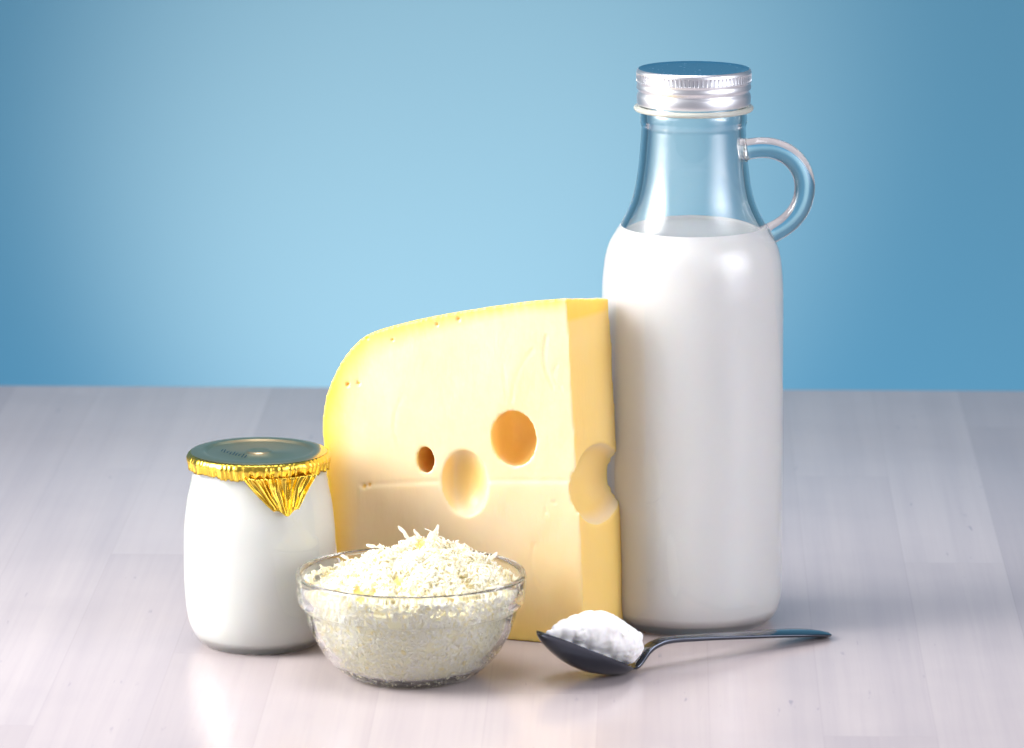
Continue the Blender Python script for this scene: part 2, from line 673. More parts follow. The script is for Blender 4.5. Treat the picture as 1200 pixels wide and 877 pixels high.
cap = lathe('screw_cap', cprof2, M_ALU, bottle, segs=NT * 8, rfun=knurl, angle=50)
rt, zt_ = cprof[-1]
bounce_z = axis_profile(BOT, [(1, 103.2)])[0][1]
M_BOUNCE_DISC, nt, b = new_mat('white_bounce_disc')
b.inputs['Base Color'].default_value = (0.86, 0.86, 0.84, 1)
lathe('cap_bounce_disc', [(0, bounce_z), (60.5 * m, bounce_z), (60.5 * m, bounce_z + 0.0015), (0, bounce_z + 0.0015)], M_BOUNCE_DISC, cap, segs=96, angle=40)  # unseen white disc added under the cap to bounce light onto the milk
lathe('cap_disc', [(rt, zt_), (rt - 0.0006, zt_ + 0.00005), (rt - 0.0016, zt_ - 0.00025), (rt - 0.003, zt_ - 0.0003), (rt * 0.4, zt_ - 0.0003), (0, zt_ - 0.0003)], M_ALU_TOP, cap, segs=128)

# ------------------------------------------------------------------ yogurt jar
JAR = on_table(305.3, 753)
jar = thing('yogurt_jar', JAR, 'small rounded glass jar of white yogurt sealed with crimped gold foil', 'jar')
jpx = [(60, 753), (66, 751.6), (72.5, 746), (79, 736.5), (84, 724), (87, 706), (88.7, 682), (89, 655), (88.7, 625), (87.2, 604), (84.5, 584), (81, 568), (78.6, 556), (78.0, 550), (79.5, 547), (80.5, 543), (80.5, 535), (78.5, 531.5), (74, 530.5)]
jo = axis_profile(JAR, spline(jpx, 5))
jo = [(r, max(z, 0.0)) for r, z in jo]
ji = [(r, z) for r, z in offset_profile(jo, 0.0017) if z > 0.0042 and r > 0]
ji = [p for p in ji if p[1] < jo[-1][1] - 0.0005]
jrb = ji[0][0]
jfloor = [(0.0, 0.0044), (jrb * 0.5, 0.0040), (jrb * 0.85, 0.0039)]
jfoot = [(0.0, 0.0009), (jo[0][0] * 0.75, 0.0007), (jo[0][0] * 0.93, 0.0002)]
jshell = jfoot + jo + (jfloor + ji)[::-1]
lathe('glass_body', jshell, M_GLASS_JAR, jar, segs=144)
ylev = axis_profile(JAR, [(1, 546)])[0][1]
yp = [(r + 0.0006, z) for r, z in ji if z < ylev]
yr = yp[-1][0]
yog = lathe('yogurt', [(0.0, 0.0039), (jrb * 0.5, 0.0035), (jrb * 0.85, 0.0034)] + yp + [(yr * 0.96, yp[-1][1] + 0.0003), (yr * 0.5, yp[-1][1] + 0.0003), (0, yp[-1][1] + 0.0003)], M_YOGURT, None, segs=128, angle=60, loc=JAR)
tag(yog, 'white set yogurt filling the small jar under the gold foil', 'yogurt')

# foil lid: flat embossed disc, rolled edge, crimped skirt, pull tab
fpx = [(84.0, 533.5), (84.6, 535.5), (84.2, 538), (83.0, 541), (82.2, 544.5), (81.8, 547.8)]
fp = axis_profile(JAR, fpx)
ztop = axis_profile(JAR, [(1, 527.4)])[0][1]
mj = mm_at(JAR)
disc = [(0.0, ztop - 0.0004), (9 * mj, ztop - 0.0004), (11 * mj, ztop - 0.0001), (13 * mj, ztop - 0.0001), (14.5 * mj, ztop - 0.0003), (16 * mj, ztop - 0.0008),
        (59 * mj, ztop - 0.0008), (61.5 * mj, ztop - 0.0007), (63.5 * mj, ztop - 0.0001), (66 * mj, ztop + 0.0001), (70 * mj, ztop + 0.0001), (76 * mj, ztop), (79.5 * mj, ztop - 0.0004), (82.3 * mj, ztop - 0.0011)]
nd = len(disc)
lid_prof = disc + fp
KP = 58


def pleat_amp(a):
    p = Vector((math.cos(a) * 3.1, math.sin(a) * 3.1, 0.7))
    ph = a * KP + 5.0 * noise.noise(p * 1.7) + 2.2 * noise.noise(p * 5.0 + Vector((3, 1, 2)))
    w = math.sin(ph)
    w = w * 0.65 + 0.55 * noise.noise(Vector((math.cos(a) * 22, math.sin(a) * 22, 4.4)))
    return w


def foil_r(i, r, z, a):
    if i < nd - 1:
        if i > nd - 4:
            return r, z + 0.00008 * pleat_amp(a)
        return r, z
    t = (i - nd + 1) / (len(lid_prof) - nd)
    rr = r + (0.00006 + 0.00055 * t) * pleat_amp(a)
    zz = z
    if i >= len(lid_prof) - 3:
        zz += (0.0013 * noise.noise(Vector((math.cos(a) * 6, math.sin(a) * 6, 9.0))) + 0.0005 * noise.noise(Vector((math.cos(a) * 30, math.sin(a) * 30, 2.0)))) * (1.0 if i == len(lid_prof) - 1 else 0.5)
    return rr, zz


lid_d = lathe('foil_lid', disc[:-1], M_FOIL_TOP, jar, segs=180)
lid_d['label'] = 'embossed flat top of the gold foil'
v_, f_ = lathe_data(lid_prof[nd - 2:], 720, rfun=lambda i, r, z, a: foil_r(i + nd - 2, r, z, a))
skirt = mesh_obj('foil_skirt', v_, f_, M_FOIL, jar)
so = skirt.modifiers.new('thickness', 'SOLIDIFY')
so.thickness = 0.00012
so.offset = -1
# tab (sub-part of the skirt)
jr = lambda z: float(np.interp(z, [p[1] for p in jo], [p[0] for p in jo]))
z_a = fp[-2][1]
z_tip = axis_profile(JAR, [(1, 587.5)])[0][1]
NA, NV = 150, 40
tv, tf = [], []
a_l, a_r, a_t = math.radians(-11), math.radians(54), math.radians(23.5)
for j in range(NV + 1):
    t = j / NV
    wl = a_l + (a_t - math.radians(6) - a_l) * (t ** 1.12)
    wr = a_r + (a_t + math.radians(6) - a_r) * (t ** 1.02)
    for i in range(NA + 1):
        s = i / NA
        a = wl + (wr - wl) * s
        z = z_a + (z_tip - z_a) * t
        if t > 0.85:                       # round the tip
            z += (z_a - z_tip) * (t - 0.85) * 1.6 * (abs(s - 0.5) * 2) ** 2
        fan = (s - 0.5) * 66 + 3.4 * noise.noise(Vector((s * 7, t * 1.1, 0.2)))
        amp = (0.00075 * (1 - t) ** 0.6 + 0.00006) * (0.7 + 1.3 * noise.noise(Vector((s * 11, t * 2.2, 5.0))))
        pl = math.sin(fan * 1.0) * amp
        r = max(jr(z), fp[-1][0] * (1 - t) ** 2 + jr(z) * (1 - (1 - t) ** 2)) + 0.0011 + pl + 0.0012 * t * t + 0.0005 * noise.noise(Vector((s * 3.5, t * 3, 8.0)))
        ang = a - math.pi / 2
        tv.append((r * math.cos(ang), r * math.sin(ang), z))
for j in range(NV):
    for i in range(NA):
        q = j * (NA + 1) + i
        tf.append((q, q + 1, q + NA + 2, q + NA + 1))
tab = mesh_obj('pull_tab', tv, tf, M_FOIL, skirt)
so = tab.modifiers.new('thickness', 'SOLIDIFY')
so.thickness = 0.00012
so.offset = 0
# faint dark embossing strokes beside the centre boss (unreadable in the photograph)
iv_, if_ = [], []
def stroke(pts, w):
    n0 = len(iv_)
    for k, (x, y) in enumerate(pts):
        a = pts[max(k - 1, 0)]
        c2 = pts[min(k + 1, len(pts) - 1)]
        d = Vector((c2[0] - a[0], c2[1] - a[1], 0)).normalized()
        nrm = Vector((-d.y, d.x, 0)) * w
        p = Vector((x, y, ztop - 0.00064))
        iv_.append(p + nrm)
        iv_.append(p - nrm)
    for k in range(len(pts) - 1):
        if_.append((n0 + 2 * k, n0 + 2 * k + 2, n0 + 2 * k + 3, n0 + 2 * k + 1))
rr_ = random.Random(3)
for k in range(9):
    x = (-44 + k * 3.6) * mj
    y = (2.0 - k * 1.1) * mj * 4
    h = rr_.uniform(5, 12) * mj
    stroke([(x, y - h), (x + rr_.uniform(0.4, 1.6) * mj, y), (x + rr_.uniform(1.0, 3.0) * mj, y + h * rr_.uniform(0.2, 1.0))], 0.55 * mj)
mesh_obj('embossing', iv_, if_, M_INK, lid_d)

# ------------------------------------------------------------------ glass bowl
BOWL = on_table(482, 791)
bowl = thing('glass_bowl', BOWL, 'small round clear glass bowl holding grated cheese', 'bowl')
bpx = [(62, 791.3), (68, 790.2), (75, 787.5), (85, 781), (96, 771), (104, 761.5), (111, 750), (117, 738), (121.5, 726), (124.5, 715), (126.0, 709.5)]
bo = axis_profile(BOWL, spline(bpx, 4))
bo = [(r, max(z, 0.0)) for r, z in bo]
band = axis_profile(BOWL, [(127.5, 708.2), (130.5, 706.6), (132.6, 704.0), (133.4, 701), (134.2, 694), (134.9, 686), (135.3, 678), (135.4, 673.5), (134.6, 670.8), (132.8, 669.6), (130.6, 669.9), (128.8, 671.6), (128.0, 674.5)])
bin_ = axis_profile(BOWL, spline([(127.2, 681), (126.0, 692), (122.6, 704), (118.9, 714), (115.0, 726.5), (110.2, 738), (103.8, 749.5), (96.5, 760), (88.5, 769.5), (78.5, 777.2), (69, 781.6), (56, 784), (30, 784.8), (0.0, 785.0)], 3))
bfoot = [(0, 0.0012), (bo[0][0] * 0.8, 0.0010), (bo[0][0] * 0.93, 0.0003)]
inner_bowl = bin_
lathe('bowl_shell', bfoot + bo + band + bin_, M_GLASS_BOWL, bowl, segs=160)

# ------------------------------------------------------------------ grated cheese mound
mb = mm_at(BOWL)
in_r = lambda z: float(np.interp(z, [p[1] for p in inner_bowl[::-1]], [p[0] for p in inner_bowl[::-1]]))
z_rim = axis_profile(BOWL, [(1, 676)])[0][1]
z_edge = axis_profile(BOWL, [(1, 684)])[0][1]
z_peak = axis_profile(BOWL, [(1, 637)])[0][1]
R_HEAP = 113 * mb


def heap_z(x, y):
    r = math.hypot(x - 0.002, y) / R_HEAP
    t = max(0.0, 1 - r * r)
    z = z_edge + (z_peak - z_edge) * (0.55 * t + 0.45 * t ** 1.7)
    lump = noise.noise(Vector((x * 70, y * 70, 3.3))) * 0.0078 + noise.noise(Vector((x * 170, y * 170, 1.1))) * 0.0042
    bias = 0.0014 * (x / R_HEAP) * (1 if x > 0 else -0.3)
    return z + lump * (0.35 + 0.65 * min(1, t * 2.2)) + bias - 0.0015


SV, SF, ST = [], [], []


def shred(p, d, nrm, L, w, th, curl, tone_):
    d = d.normalized()
    s = d.cross(nrm)
    if s.length < 1e-4:
        s = d.orthogonal()
    s.normalize()
    nn = s.cross(d).normalized()
    n0 = len(SV)
    K = 4
    for k in range(K + 1):
        t = k / K
        q = (t - 0.5)
        c = p + d * (q * L) + nn * (curl * L * (0.25 - q * q) * 1.6) + s * (curl * 0.5 * L * q * q)
        c = c + Vector((random.uniform(-1, 1), random.uniform(-1, 1), random.uniform(-1, 1))) * (0.22 * w)
        tp = (1 - abs(2 * q) ** 3 * 0.55) * random.uniform(0.75, 1.2)
        for (aa, bb) in ((1, 1), (-1, 1), (-1, -1), (1, -1)):
            SV.append(c + s * (aa * w * 0.5 * tp) + nn * (bb * th * 0.5 * tp))
            ST.append(tone_)
    for k in range(K):
        for e in range(4):
            e2 = (e + 1) % 4
            SF.append((n0 + 4 * k + e, n0 + 4 * k + e2, n0 + 4 * k + 4 + e2, n0 + 4 * k + 4 + e))
    SF.append((n0 + 3, n0 + 2, n0 + 1, n0))
    SF.append((n0 + 4 * K, n0 + 4 * K + 1, n0 + 4 * K + 2, n0 + 4 * K + 3))


# core under the shreds
core_t = []
CN, CS = 26, 96
cv, cf = [], []
for i in range(CN + 1):
    r = R_HEAP * 0.985 * i / CN
    for k in range(CS):
        a = 2 * math.pi * k / CS
        x, y = r * math.cos(a), r * math.sin(a)
        cv.append(Vector((x, y, heap_z(x, y) - 0.0022)))
        core_t.append(0.99 if noise.noise(Vector((x * 130, y * 130, 8.8))) < -0.24 else 0.5)  # yellow pockets: light bouncing between shreds, put into the colour
for i in range(CN):
    for k in range(CS):
        k2 = (k + 1) % CS
        cf.append((i * CS + k, i * CS + k2, (i + 1) * CS + k2, (i + 1) * CS + k))
zs = [z for z in np.linspace(z_edge - 0.004, inner_bowl[-1][1] + 0.0005, 22)]
prev = CN * CS
for z in zs:
    n0 = len(cv)
    for k in range(CS):
        a = 2 * math.pi * k / CS
        r = in_r(z) - 0.0011 + 0.0005 * noise.noise(Vector((math.cos(a) * 9, math.sin(a) * 9, z * 300)))
        r = max(r, 0.004)
        cv.append(Vector((r * math.cos(a), r * math.sin(a), z)))
    for k in range(CS):
        k2 = (k + 1) % CS
        cf.append((prev + k, prev + k2, n0 + k2, n0 + k))
    prev = n0
cf.append(tuple(prev + k for k in range(CS)))
base_n = len(SV)
SV += cv
ST += core_t + [0.72] * (len(cv) - len(core_t))
SF += [tuple(i + base_n for i in f) for f in cf]


def rdir():
    z = random.uniform(-1, 1)
    a = random.uniform(0, 2 * math.pi)
    q = math.sqrt(1 - z * z)
    return Vector((q * math.cos(a), q * math.sin(a), z))


for _ in range(15000):
    r = R_HEAP * math.sqrt(random.random())
    a = random.uniform(0, 2 * math.pi)
    x, y = r * math.cos(a), r * math.sin(a)
    e = 0.0015
    nrm = Vector((heap_z(x - e, y) - heap_z(x + e, y), heap_z(x, y - e) - heap_z(x, y + e), 2 * e)).normalized()
    dens = noise.noise(Vector((x * 130, y * 130, 8.8)))
    if dens < -0.30:
        continue
    d = rdir()
    d = (d - nrm * d.dot(nrm)) + nrm * random.gauss(0, 0.55)
    L = random.choice((random.uniform(0.0007, 0.0016), random.uniform(0.0012, 0.0026), random.uniform(0.0012, 0.0026), random.uniform(0.0022, 0.0058)))
    w = random.uniform(0.00035, 0.0009)
    shred(Vector((x, y, heap_z(x, y) + random.uniform(-0.0024, 0.0009))), d, nrm, L, w, w * random.uniform(0.5, 0.9), random.choice((random.uniform(-0.4, 0.7), random.uniform(-0.4, 0.7), random.uniform(-1.0, 1.4))), min(0.8, max(0, random.gauss(0.25, 0.22))))
# shreds pressed against the bowl wall
for _ in range(9000):
    z = random.uniform(inner_bowl[-1][1] + 0.001, z_edge + 0.001)
    a = random.uniform(0, 2 * math.pi)
    if noise.noise(Vector((math.cos(a) * 7, math.sin(a) * 7, z * 190))) < -0.40:
        continue
    rad = Vector((math.cos(a), math.sin(a), 0))
    slope = (in_r(z + 0.001) - in_r(z - 0.001)) / 0.002
    nrm = Vector((rad.x, rad.y, -slope)).normalized()
    d = rdir()
    d = (d - nrm * d.dot(nrm)) + nrm * random.gauss(0, 0.25)
    L = random.uniform(0.0012, 0.0042)
    w = random.uniform(0.0004, 0.0013)
    rr = in_r(z) - 0.0006 * math.hypot(1, slope) - random.uniform(0, 0.0006)
    if rr < 0.003:
        continue
    shred(rad * rr + Vector((0, 0, z)), d, nrm, L, w, w * 0.6, random.uniform(-0.2, 0.1), min(0.85, max(0, random.gauss(0.35, 0.25))))
# floor of the bowl
for _ in range(500):
    a = random.uniform(0, 2 * math.pi)
    r = 60 * mb * math.sqrt(random.random())
    shred(Vector((r * math.cos(a), r * math.sin(a), inner_bowl[-1][1] + 0.0006)), Vector((random.gauss(0, 1), random.gauss(0, 1), 0.001)), Vector((0, 0, 1)), random.uniform(0.002, 0.004), 0.001, 0.0006, 0.0, 0.35)
# a few long strands standing proud of the top
def proud(px, py, px2, py2, w=0.0013):
    p = on_plane(px, py, BOWL, Vector((0, 1, 0))) - BOWL
    q = on_plane(px2, py2, BOWL, Vector((0, 1, 0))) - BOWL
    d = q - p
    shred((p + q) / 2, d, Vector((0.2, -1, 0.2)), d.length, w, w * 0.8, 0.12, 0.1)
proud(480, 632, 466, 617)
proud(505, 634, 514, 616)
proud(492, 630, 485, 621, 0.0010)
proud(533, 645, 539, 638, 0.0010)
proud(440, 640, 430, 640)
proud(575, 655, 583, 648, 0.0012)
proud(408, 655, 400, 651)
heap = mesh_obj('grated_cheese', SV, SF, M_GRATED, None)
at_ = heap.data.attributes.new('tone', 'FLOAT', 'POINT')
at_.data.foreach_set('value', ST)
heap.location = BOWL
heap.data.polygons.foreach_set('use_smooth', [False] * len(heap.data.polygons))
tag(heap, 'fluffy mound of white grated cheese heaped in the glass bowl', 'grated cheese', 'stuff')

# ------------------------------------------------------------------ cheese block
P0 = on_table(683, 758)                      # near bottom corner
e_f = Vector((-0.938, 0.347, 0)).normalized()     # along the front face, to the left
n_f = Vector((e_f.y, -e_f.x, 0))                  # towards the camera
if n_f.y > 0:
    n_f = -n_f
front_px = [(683, 758), (683.4, 720), (682, 660), (679, 600), (676, 560), (672.5, 500), (669, 440), (666.5, 390), (664.5, 362), (663.2, 350.5)]
top_px = [(650, 351.3), (620, 354), (585, 358.5), (550, 364), (515, 370.3), (480, 378), (455, 384.5), (441, 388.5), (430, 393), (421, 399.5), (411, 410),
          (401, 423), (393, 437), (386.5, 452), (381.5, 468), (378.6, 484), (378, 500), (378.8, 520), (381, 545), (384.5, 570), (388, 595), (391.5, 622), (394, 650), (396, 690), (398, 715)]
cb_ = on_table(683, 758)


def to_face(px, py):
    p = on_plane(px, py, P0, n_f)
    d = p - P0
    return (d.dot(e_f), d.z)


edge = [to_face(*p) for p in spline(front_px, 4)]
rind_line = [to_face(*p) for p in spline(top_px, 6)]
ul = rind_line[-1][0]
outline = edge + rind_line + [(ul - 0.0005, 0.004), (ul - 0.003, 0.0008), (ul - 0.006, 0.0)]
edge_c = list(outline)
outline = [(u_, max(z_, 0.0)) for u_, z_ in outline]
U_MAX = max(u_ for u_, z_ in outline)
e_right = Vector((0.545, 0.838, 0)) * 0.0305
e_left = Vector((0.42, 0.905, 0)) * 0.040
nb = len(outline)
fv_, bv_ = [], []
for (u_, z_) in outline:
    t = min(1, max(0, u_ / U_MAX))
    off = e_right * (1 - t) + e_left * t
    f = P0 + e_f * u_ + Vector((0, 0, z_))
    zb_ = z_ - (0.0042 + 0.004 * t) * (z_ / 0.135) ** 3
    fv_.append(f)
    bv_.append(f + off + Vector((0, 0, zb_ - z_)))
faces = [tuple(range(nb)), tuple(range(2 * nb - 1, nb - 1, -1))]
for i in range(nb):
    j = (i + 1) % nb
    faces.append((i, nb + i, nb + j, j))
org = Vector(P0)
blk = mesh_obj('cheese_block', [p - org for p in fv_ + bv_], faces, M_CHEESE)
cutters = []


def cutter(center, ru, rd, rz, tilt=0.0):
    bm = bmesh.new()
    bmesh.ops.create_uvsphere(bm, u_segments=48, v_segments=28, radius=1.0)
    mat = Matrix(((e_f.x * ru, -n_f.x * rd, 0), (e_f.y * ru, -n_f.y * rd, 0), (0, 0, rz)))
    rt_ = Matrix.Rotation(tilt, 3, n_f)
    for v in bm.verts:
        v.co = rt_ @ (mat @ v.co) + center - org
    bm.normal_update()
    if bm.calc_volume(signed=True) < 0:
        bmesh.ops.reverse_faces(bm, faces=list(bm.faces))
    me = bpy.data.meshes.new('cut')
    bm.to_mesh(me)
    bm.free()
    o = bpy.data.objects.new('cut', me)
    COL.objects.link(o)
    cutters.append(o)
    md = blk.modifiers.new('hole', 'BOOLEAN')
    md.operation = 'DIFFERENCE'
    md.solver = 'EXACT'
    md.object = o


mc = mm_at(P0)
kx = 1 / 0.938                     # the face is turned, so widths along it are longer than they look
# deep round hole
cutter(on_plane(602, 515, P0, n_f) - n_f * 0.0035, 27 * mc * kx, 0.0125, 34 * mc)
# small deep hole
cutter(on_plane(498.5, 540, P0, n_f) - n_f * 0.010, 12.5 * mc * kx, 0.0160, 19 * mc)
# shallow dish
cutter(on_plane(545, 567, P0, n_f) + n_f * 0.0028, 29 * mc * kx, 0.0092, 42 * mc, 0.05)
# hole broken open at the corner
pr = on_plane(699, 568.5, P0, n_f)
c0 = on_table(683, 758)
n_r = Vector((0.838, -0.545, 0))
q = on_plane(703, 568.5, P0 + e_right * 0.5, n_r)
bm_c = P0 + Vector((0, 0, q.z - P0.z)) + e_right * 0.505 + e_f * 0.0012 + n_r * 0.0030
bm = bmesh.new()
bmesh.ops.create_uvsphere(bm, u_segments=48, v_segments=28, radius=1.0)
er_u = e_right.normalized()
for v in bm.verts:
    x, y, z = v.co
    v.co = er_u * (x * 0.0195) + n_r * (y * 0.0128) + Vector((0, 0, z * 50.5 * mc)) + bm_c - org
bm.normal_update()
if bm.calc_volume(signed=True) < 0:
    bmesh.ops.reverse_faces(bm, faces=list(bm.faces))
me = bpy.data.meshes.new('cut')
bm.to_mesh(me)
bm.free()
o = bpy.data.objects.new('cut', me)
COL.objects.link(o)
cutters.append(o)
md = blk.modifiers.new('hole', 'BOOLEAN')
md.operation = 'DIFFERENCE'
md.solver = 'EXACT'
md.object = o
rm_ = blk.modifiers.new('remesh', 'REMESH')
rm_.mode = 'VOXEL'
rm_.voxel_size = 0.0007
sm = blk.modifiers.new('soft', 'SMOOTH')
sm.factor = 0.5
sm.iterations = 3
dg = bpy.context.evaluated_depsgraph_get()
me2 = bpy.data.meshes.new_from_object(blk.evaluated_get(dg))
blk.modifiers.clear()
blk.data = me2
for o in cutters:
    bpy.data.objects.remove(o)
me2.name = 'cheese_block'
if not me2.materials:
    me2.materials.append(M_CHEESE)
nv = len(me2.vertices)
co = np.empty(nv * 3)
me2.vertices.foreach_get('co', co)
co = co.reshape(-1, 3)
no = np.empty(nv * 3)
me2.vertices.foreach_get('normal', no)
no = no.reshape(-1, 3)
ef = np.array(e_f)
nf = np.array(n_f)
U = co @ ef
Dp = -(co @ nf)
Z = co[:, 2]
# distance to the rind: curved left edge, top and underside (shade painted in there too)
rl = np.array([p for p in rind_line])
rind_shade = np.zeros(nv)
dmin = np.full(nv, 1.0)
for k in range(0, len(rl), 2):
    dmin = np.minimum(dmin, np.hypot(U - rl[k, 0], Z - rl[k, 1]))
# the rind fades over about 18 mm at the curved edge, less along the flat top
wid = np.interp(U, [0.0, 0.03, 0.06, U_MAX], [0.0085, 0.0075, 0.010, 0.018])
rind_shade = np.clip(1 - dmin / wid, 0, 1) ** 1.3
under = np.clip(1 - Z / 0.062, 0, 1) ** 1.3 * 0.72  # ochre towards the bottom: rind colour plus painted shade
rind_shade = np.maximum(rind_shade, under)
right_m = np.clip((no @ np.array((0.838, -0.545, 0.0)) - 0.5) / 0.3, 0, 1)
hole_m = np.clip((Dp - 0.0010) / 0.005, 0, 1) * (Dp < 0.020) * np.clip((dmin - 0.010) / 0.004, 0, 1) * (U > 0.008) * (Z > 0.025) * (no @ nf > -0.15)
rind_shade = np.maximum(rind_shade, hole_m * 0.62)  # deeper gold in the holes: bounced light put into the colour
ztop_r = float(rl[0, 1])
rind_shade = np.maximum(rind_shade, right_m * np.clip(1 - (ztop_r - Z - 0.0075) / 0.006, 0, 1) * 0.95)
rind_shade = np.maximum(rind_shade, right_m * 0.66)  # whole right face deeper yellow: its shade put into the colour
front_m = (no @ nf > 0.9) & (np.abs(Dp) < 0.002)
# crease running across the front face and a slightly proud lower part
crease_u = [to_face(672, 567)[0], to_face(600, 566.5)[0], to_face(500, 568)[0], to_face(425, 572)[0]]
crease_z = [to_face(672, 567)[1], to_face(600, 566.5)[1], to_face(500, 568)[1], to_face(425, 572)[1]]
zc = np.interp(U, crease_u, crease_z)
inr = ((U > crease_u[0] - 0.004) & (U < crease_u[-1] + 0.002)).astype(float)
dz = Z - zc
step = 0.00035 * (1 / (1 + np.exp(dz / 0.0005))) * np.exp(-np.maximum(-dz, 0) / 0.012)
groove = -0.0002 * np.exp(-((dz - 0.0009) / 0.0007) ** 2)
disp = np.where(front_m, (step + groove) * inr, 0.0)
wob = np.array([noise.noise(Vector((p[0] * 55, p[1] * 55, p[2] * 30))) * 0.00045 + noise.noise(Vector((p[0] * 160, p[1] * 160, p[2] * 80))) * 0.00016 for p in co])
disp += wob
# arc-shaped knife marks and cracks
for (a, b2, dep) in (((640, 395), (648, 455), 0.00035), ((625, 410), (600, 470), 0.00028), ((652, 430), (657, 455), 0.0003), ((590, 430), (612, 500), 0.0002), ((640, 600), (650, 590), 0.0004), ((625, 640), (634, 690), 0.0002), ((470, 470), (466, 520), 0.0002), ((560, 640), (556, 700), 0.0002)):
    A = np.array(to_face(*a))
    B = np.array(to_face(*b2))
    t = np.clip(((U - A[0]) * (B[0] - A[0]) + (Z - A[1]) * (B[1] - A[1])) / ((B - A) @ (B - A)), 0, 1)
    bow = 0.0022 * np.sin(t * math.pi)
    d = np.hypot(U - (A[0] + t * (B[0] - A[0]) + bow), Z - (A[1] + t * (B[1] - A[1])))
    disp += np.where(front_m, -0.85 * dep * np.exp(-(d / 0.0008) ** 2), 0)
# tiny pits
for (x, y, rad_) in ((420, 450, 2.0), (407, 452, 2.0), (408, 451, 1.6), (537, 375, 2.4), (512, 381, 1.6), (427, 571, 2.2), (433, 569, 1.8), (430, 397, 1.8), (460, 399, 1.4)):
    A = np.array(to_face(x, y))
    d = np.hypot(U - A[0], Z - A[1]) / (rad_ * mc)
    k_ = np.exp(-d * d)
    disp += np.where(front_m, -0.0011 * k_, 0)
    rind_shade = np.where(front_m, np.maximum(rind_shade, np.clip(k_ * 1.2, 0, 1)), rind_shade)
co2 = co + no * disp[:, None]
co2[:, 2] = np.maximum(co2[:, 2], 0.0)
me2.vertices.foreach_set('co', co2.ravel())
a_ = me2.attributes.new('rind_shade', 'FLOAT', 'POINT')
a_.data.foreach_set('value', rind_shade)
smooth(me2)
me2.update()
blk.location = org + Vector((0, 0, 0.0003))
tag(blk, 'upright wedge of pale yellow cheese with round holes, beside the milk bottle', 'cheese')

# ------------------------------------------------------------------ spoon
A_ = on_table(706, 793)
E_ = on_table(969, 746)
ax = (E_ - A_)
ax.z = 0
ax.normalize()
lat = Vector((ax.y, -ax.x, 0))         # towards the camera
spl_n = lat


def in_plane(px, py):
    p = on_plane(px, py, A_, lat) - A_
    return (p.dot(ax), p.z)


tip = in_plane(633, 743)
heel = in_plane(741, 786.5)
line = [np.array(tip) + (np.array(heel) - np.array(tip)) * t for t in np.linspace(0, 1, 34)]
neck = spline([tuple(heel), in_plane(748.5, 776), in_plane(757, 763.5), in_plane(768, 755.5), in_plane(785, 750.3), in_plane(827, 747.5), in_plane(870, 745.3), in_plane(908, 743.3), in_plane(940, 742.2), in_plane(960, 742.3), in_plane(970, 743.5)], 6)
cl = [tuple(p) for p in line] + neck[1:]
NBL = len(line)
for _ in range(14):
    c2 = list(cl)
    for i in range(NBL - 5, NBL + 9):
        c2[i] = tuple((np.array(cl[i - 1]) + 2 * np.array(cl[i]) + np.array(cl[i + 1])) / 4)
    cl = c2
HW = 0.0146
stations = []
# handle arc lengths
acc = [0.0]
for i in range(NBL, len(cl)):
    acc.append(acc[-1] + math.dist(cl[i], cl[i - 1]))
tot = acc[-1]
for i, (s, z) in enumerate(cl):
    if i < NBL:
        t = i / (NBL - 1)
        hw = HW * (max(0.0, math.sin(math.pi * min(1, t ** 0.92))) ** 0.62)
        blend = max(0, (t - 0.80) / 0.20)
        hw = max(hw, 0.0030 * (blend ** 0.7) + 0.0004)
        dep = 0.0068 * max(0.0, math.sin(math.pi * t ** 0.95)) ** 0.85
        th = 0.0011
    else:
        f = acc[i - NBL + 1] / tot
        hw = float(np.interp(f, [0, 0.12, 0.3, 0.6, 0.85, 0.95, 0.985, 1.0], [0.0030, 0.0026, 0.0028, 0.0046, 0.0066, 0.0063, 0.0045, 0.0012]))
        dep = -0.0004
        th = float(np.interp(f, [0, 0.1, 0.4, 1.0], [0.0016, 0.0024, 0.0020, 0.0016]))
    a = cl[max(i - 1, 0)]
    c = cl[min(i + 1, len(cl) - 1)]
    tx, tz = c[0] - a[0], c[1] - a[1]
    L = math.hypot(tx, tz)
    nx, nz = -tz / L, tx / L
    if i < NBL:
        bt = np.array(heel) - np.array(tip)
        bt /= np.linalg.norm(bt)
        w_ = max(0.0, (i / (NBL - 1) - 0.9) / 0.1)
        nx, nz = (1 - w_) * -bt[1] + w_ * nx, (1 - w_) * bt[0] + w_ * nz
    stations.append((s, z, hw, dep, th, nx, nz))
NB = 24
sv, sf = [], []


def spoon_pt(st, b, under):
    s, z, hw, dep, th, nx, nz = st
    y = b * hw
    h = -dep * (1 - b * b) - (th * (1 - 0.75 * abs(b) ** 6) if under else 0.0)
    return ax * (s + nx * h) + lat * y + Vector((0, 0, z + nz * h))


ring = []
for st in stations:
    r = []
    for k in range(NB + 1):
        r.append(spoon_pt(st, -1 + 2 * k / NB, False))
    for k in range(NB, -1, -1):
        r.append(spoon_pt(st, -1 + 2 * k / NB, True))
    ring.append(r)
RN = len(ring[0])
minz = min(p.z for r in ring[:NBL] for p in r)
for r in ring:
    for p in r:
        sv.append(p)
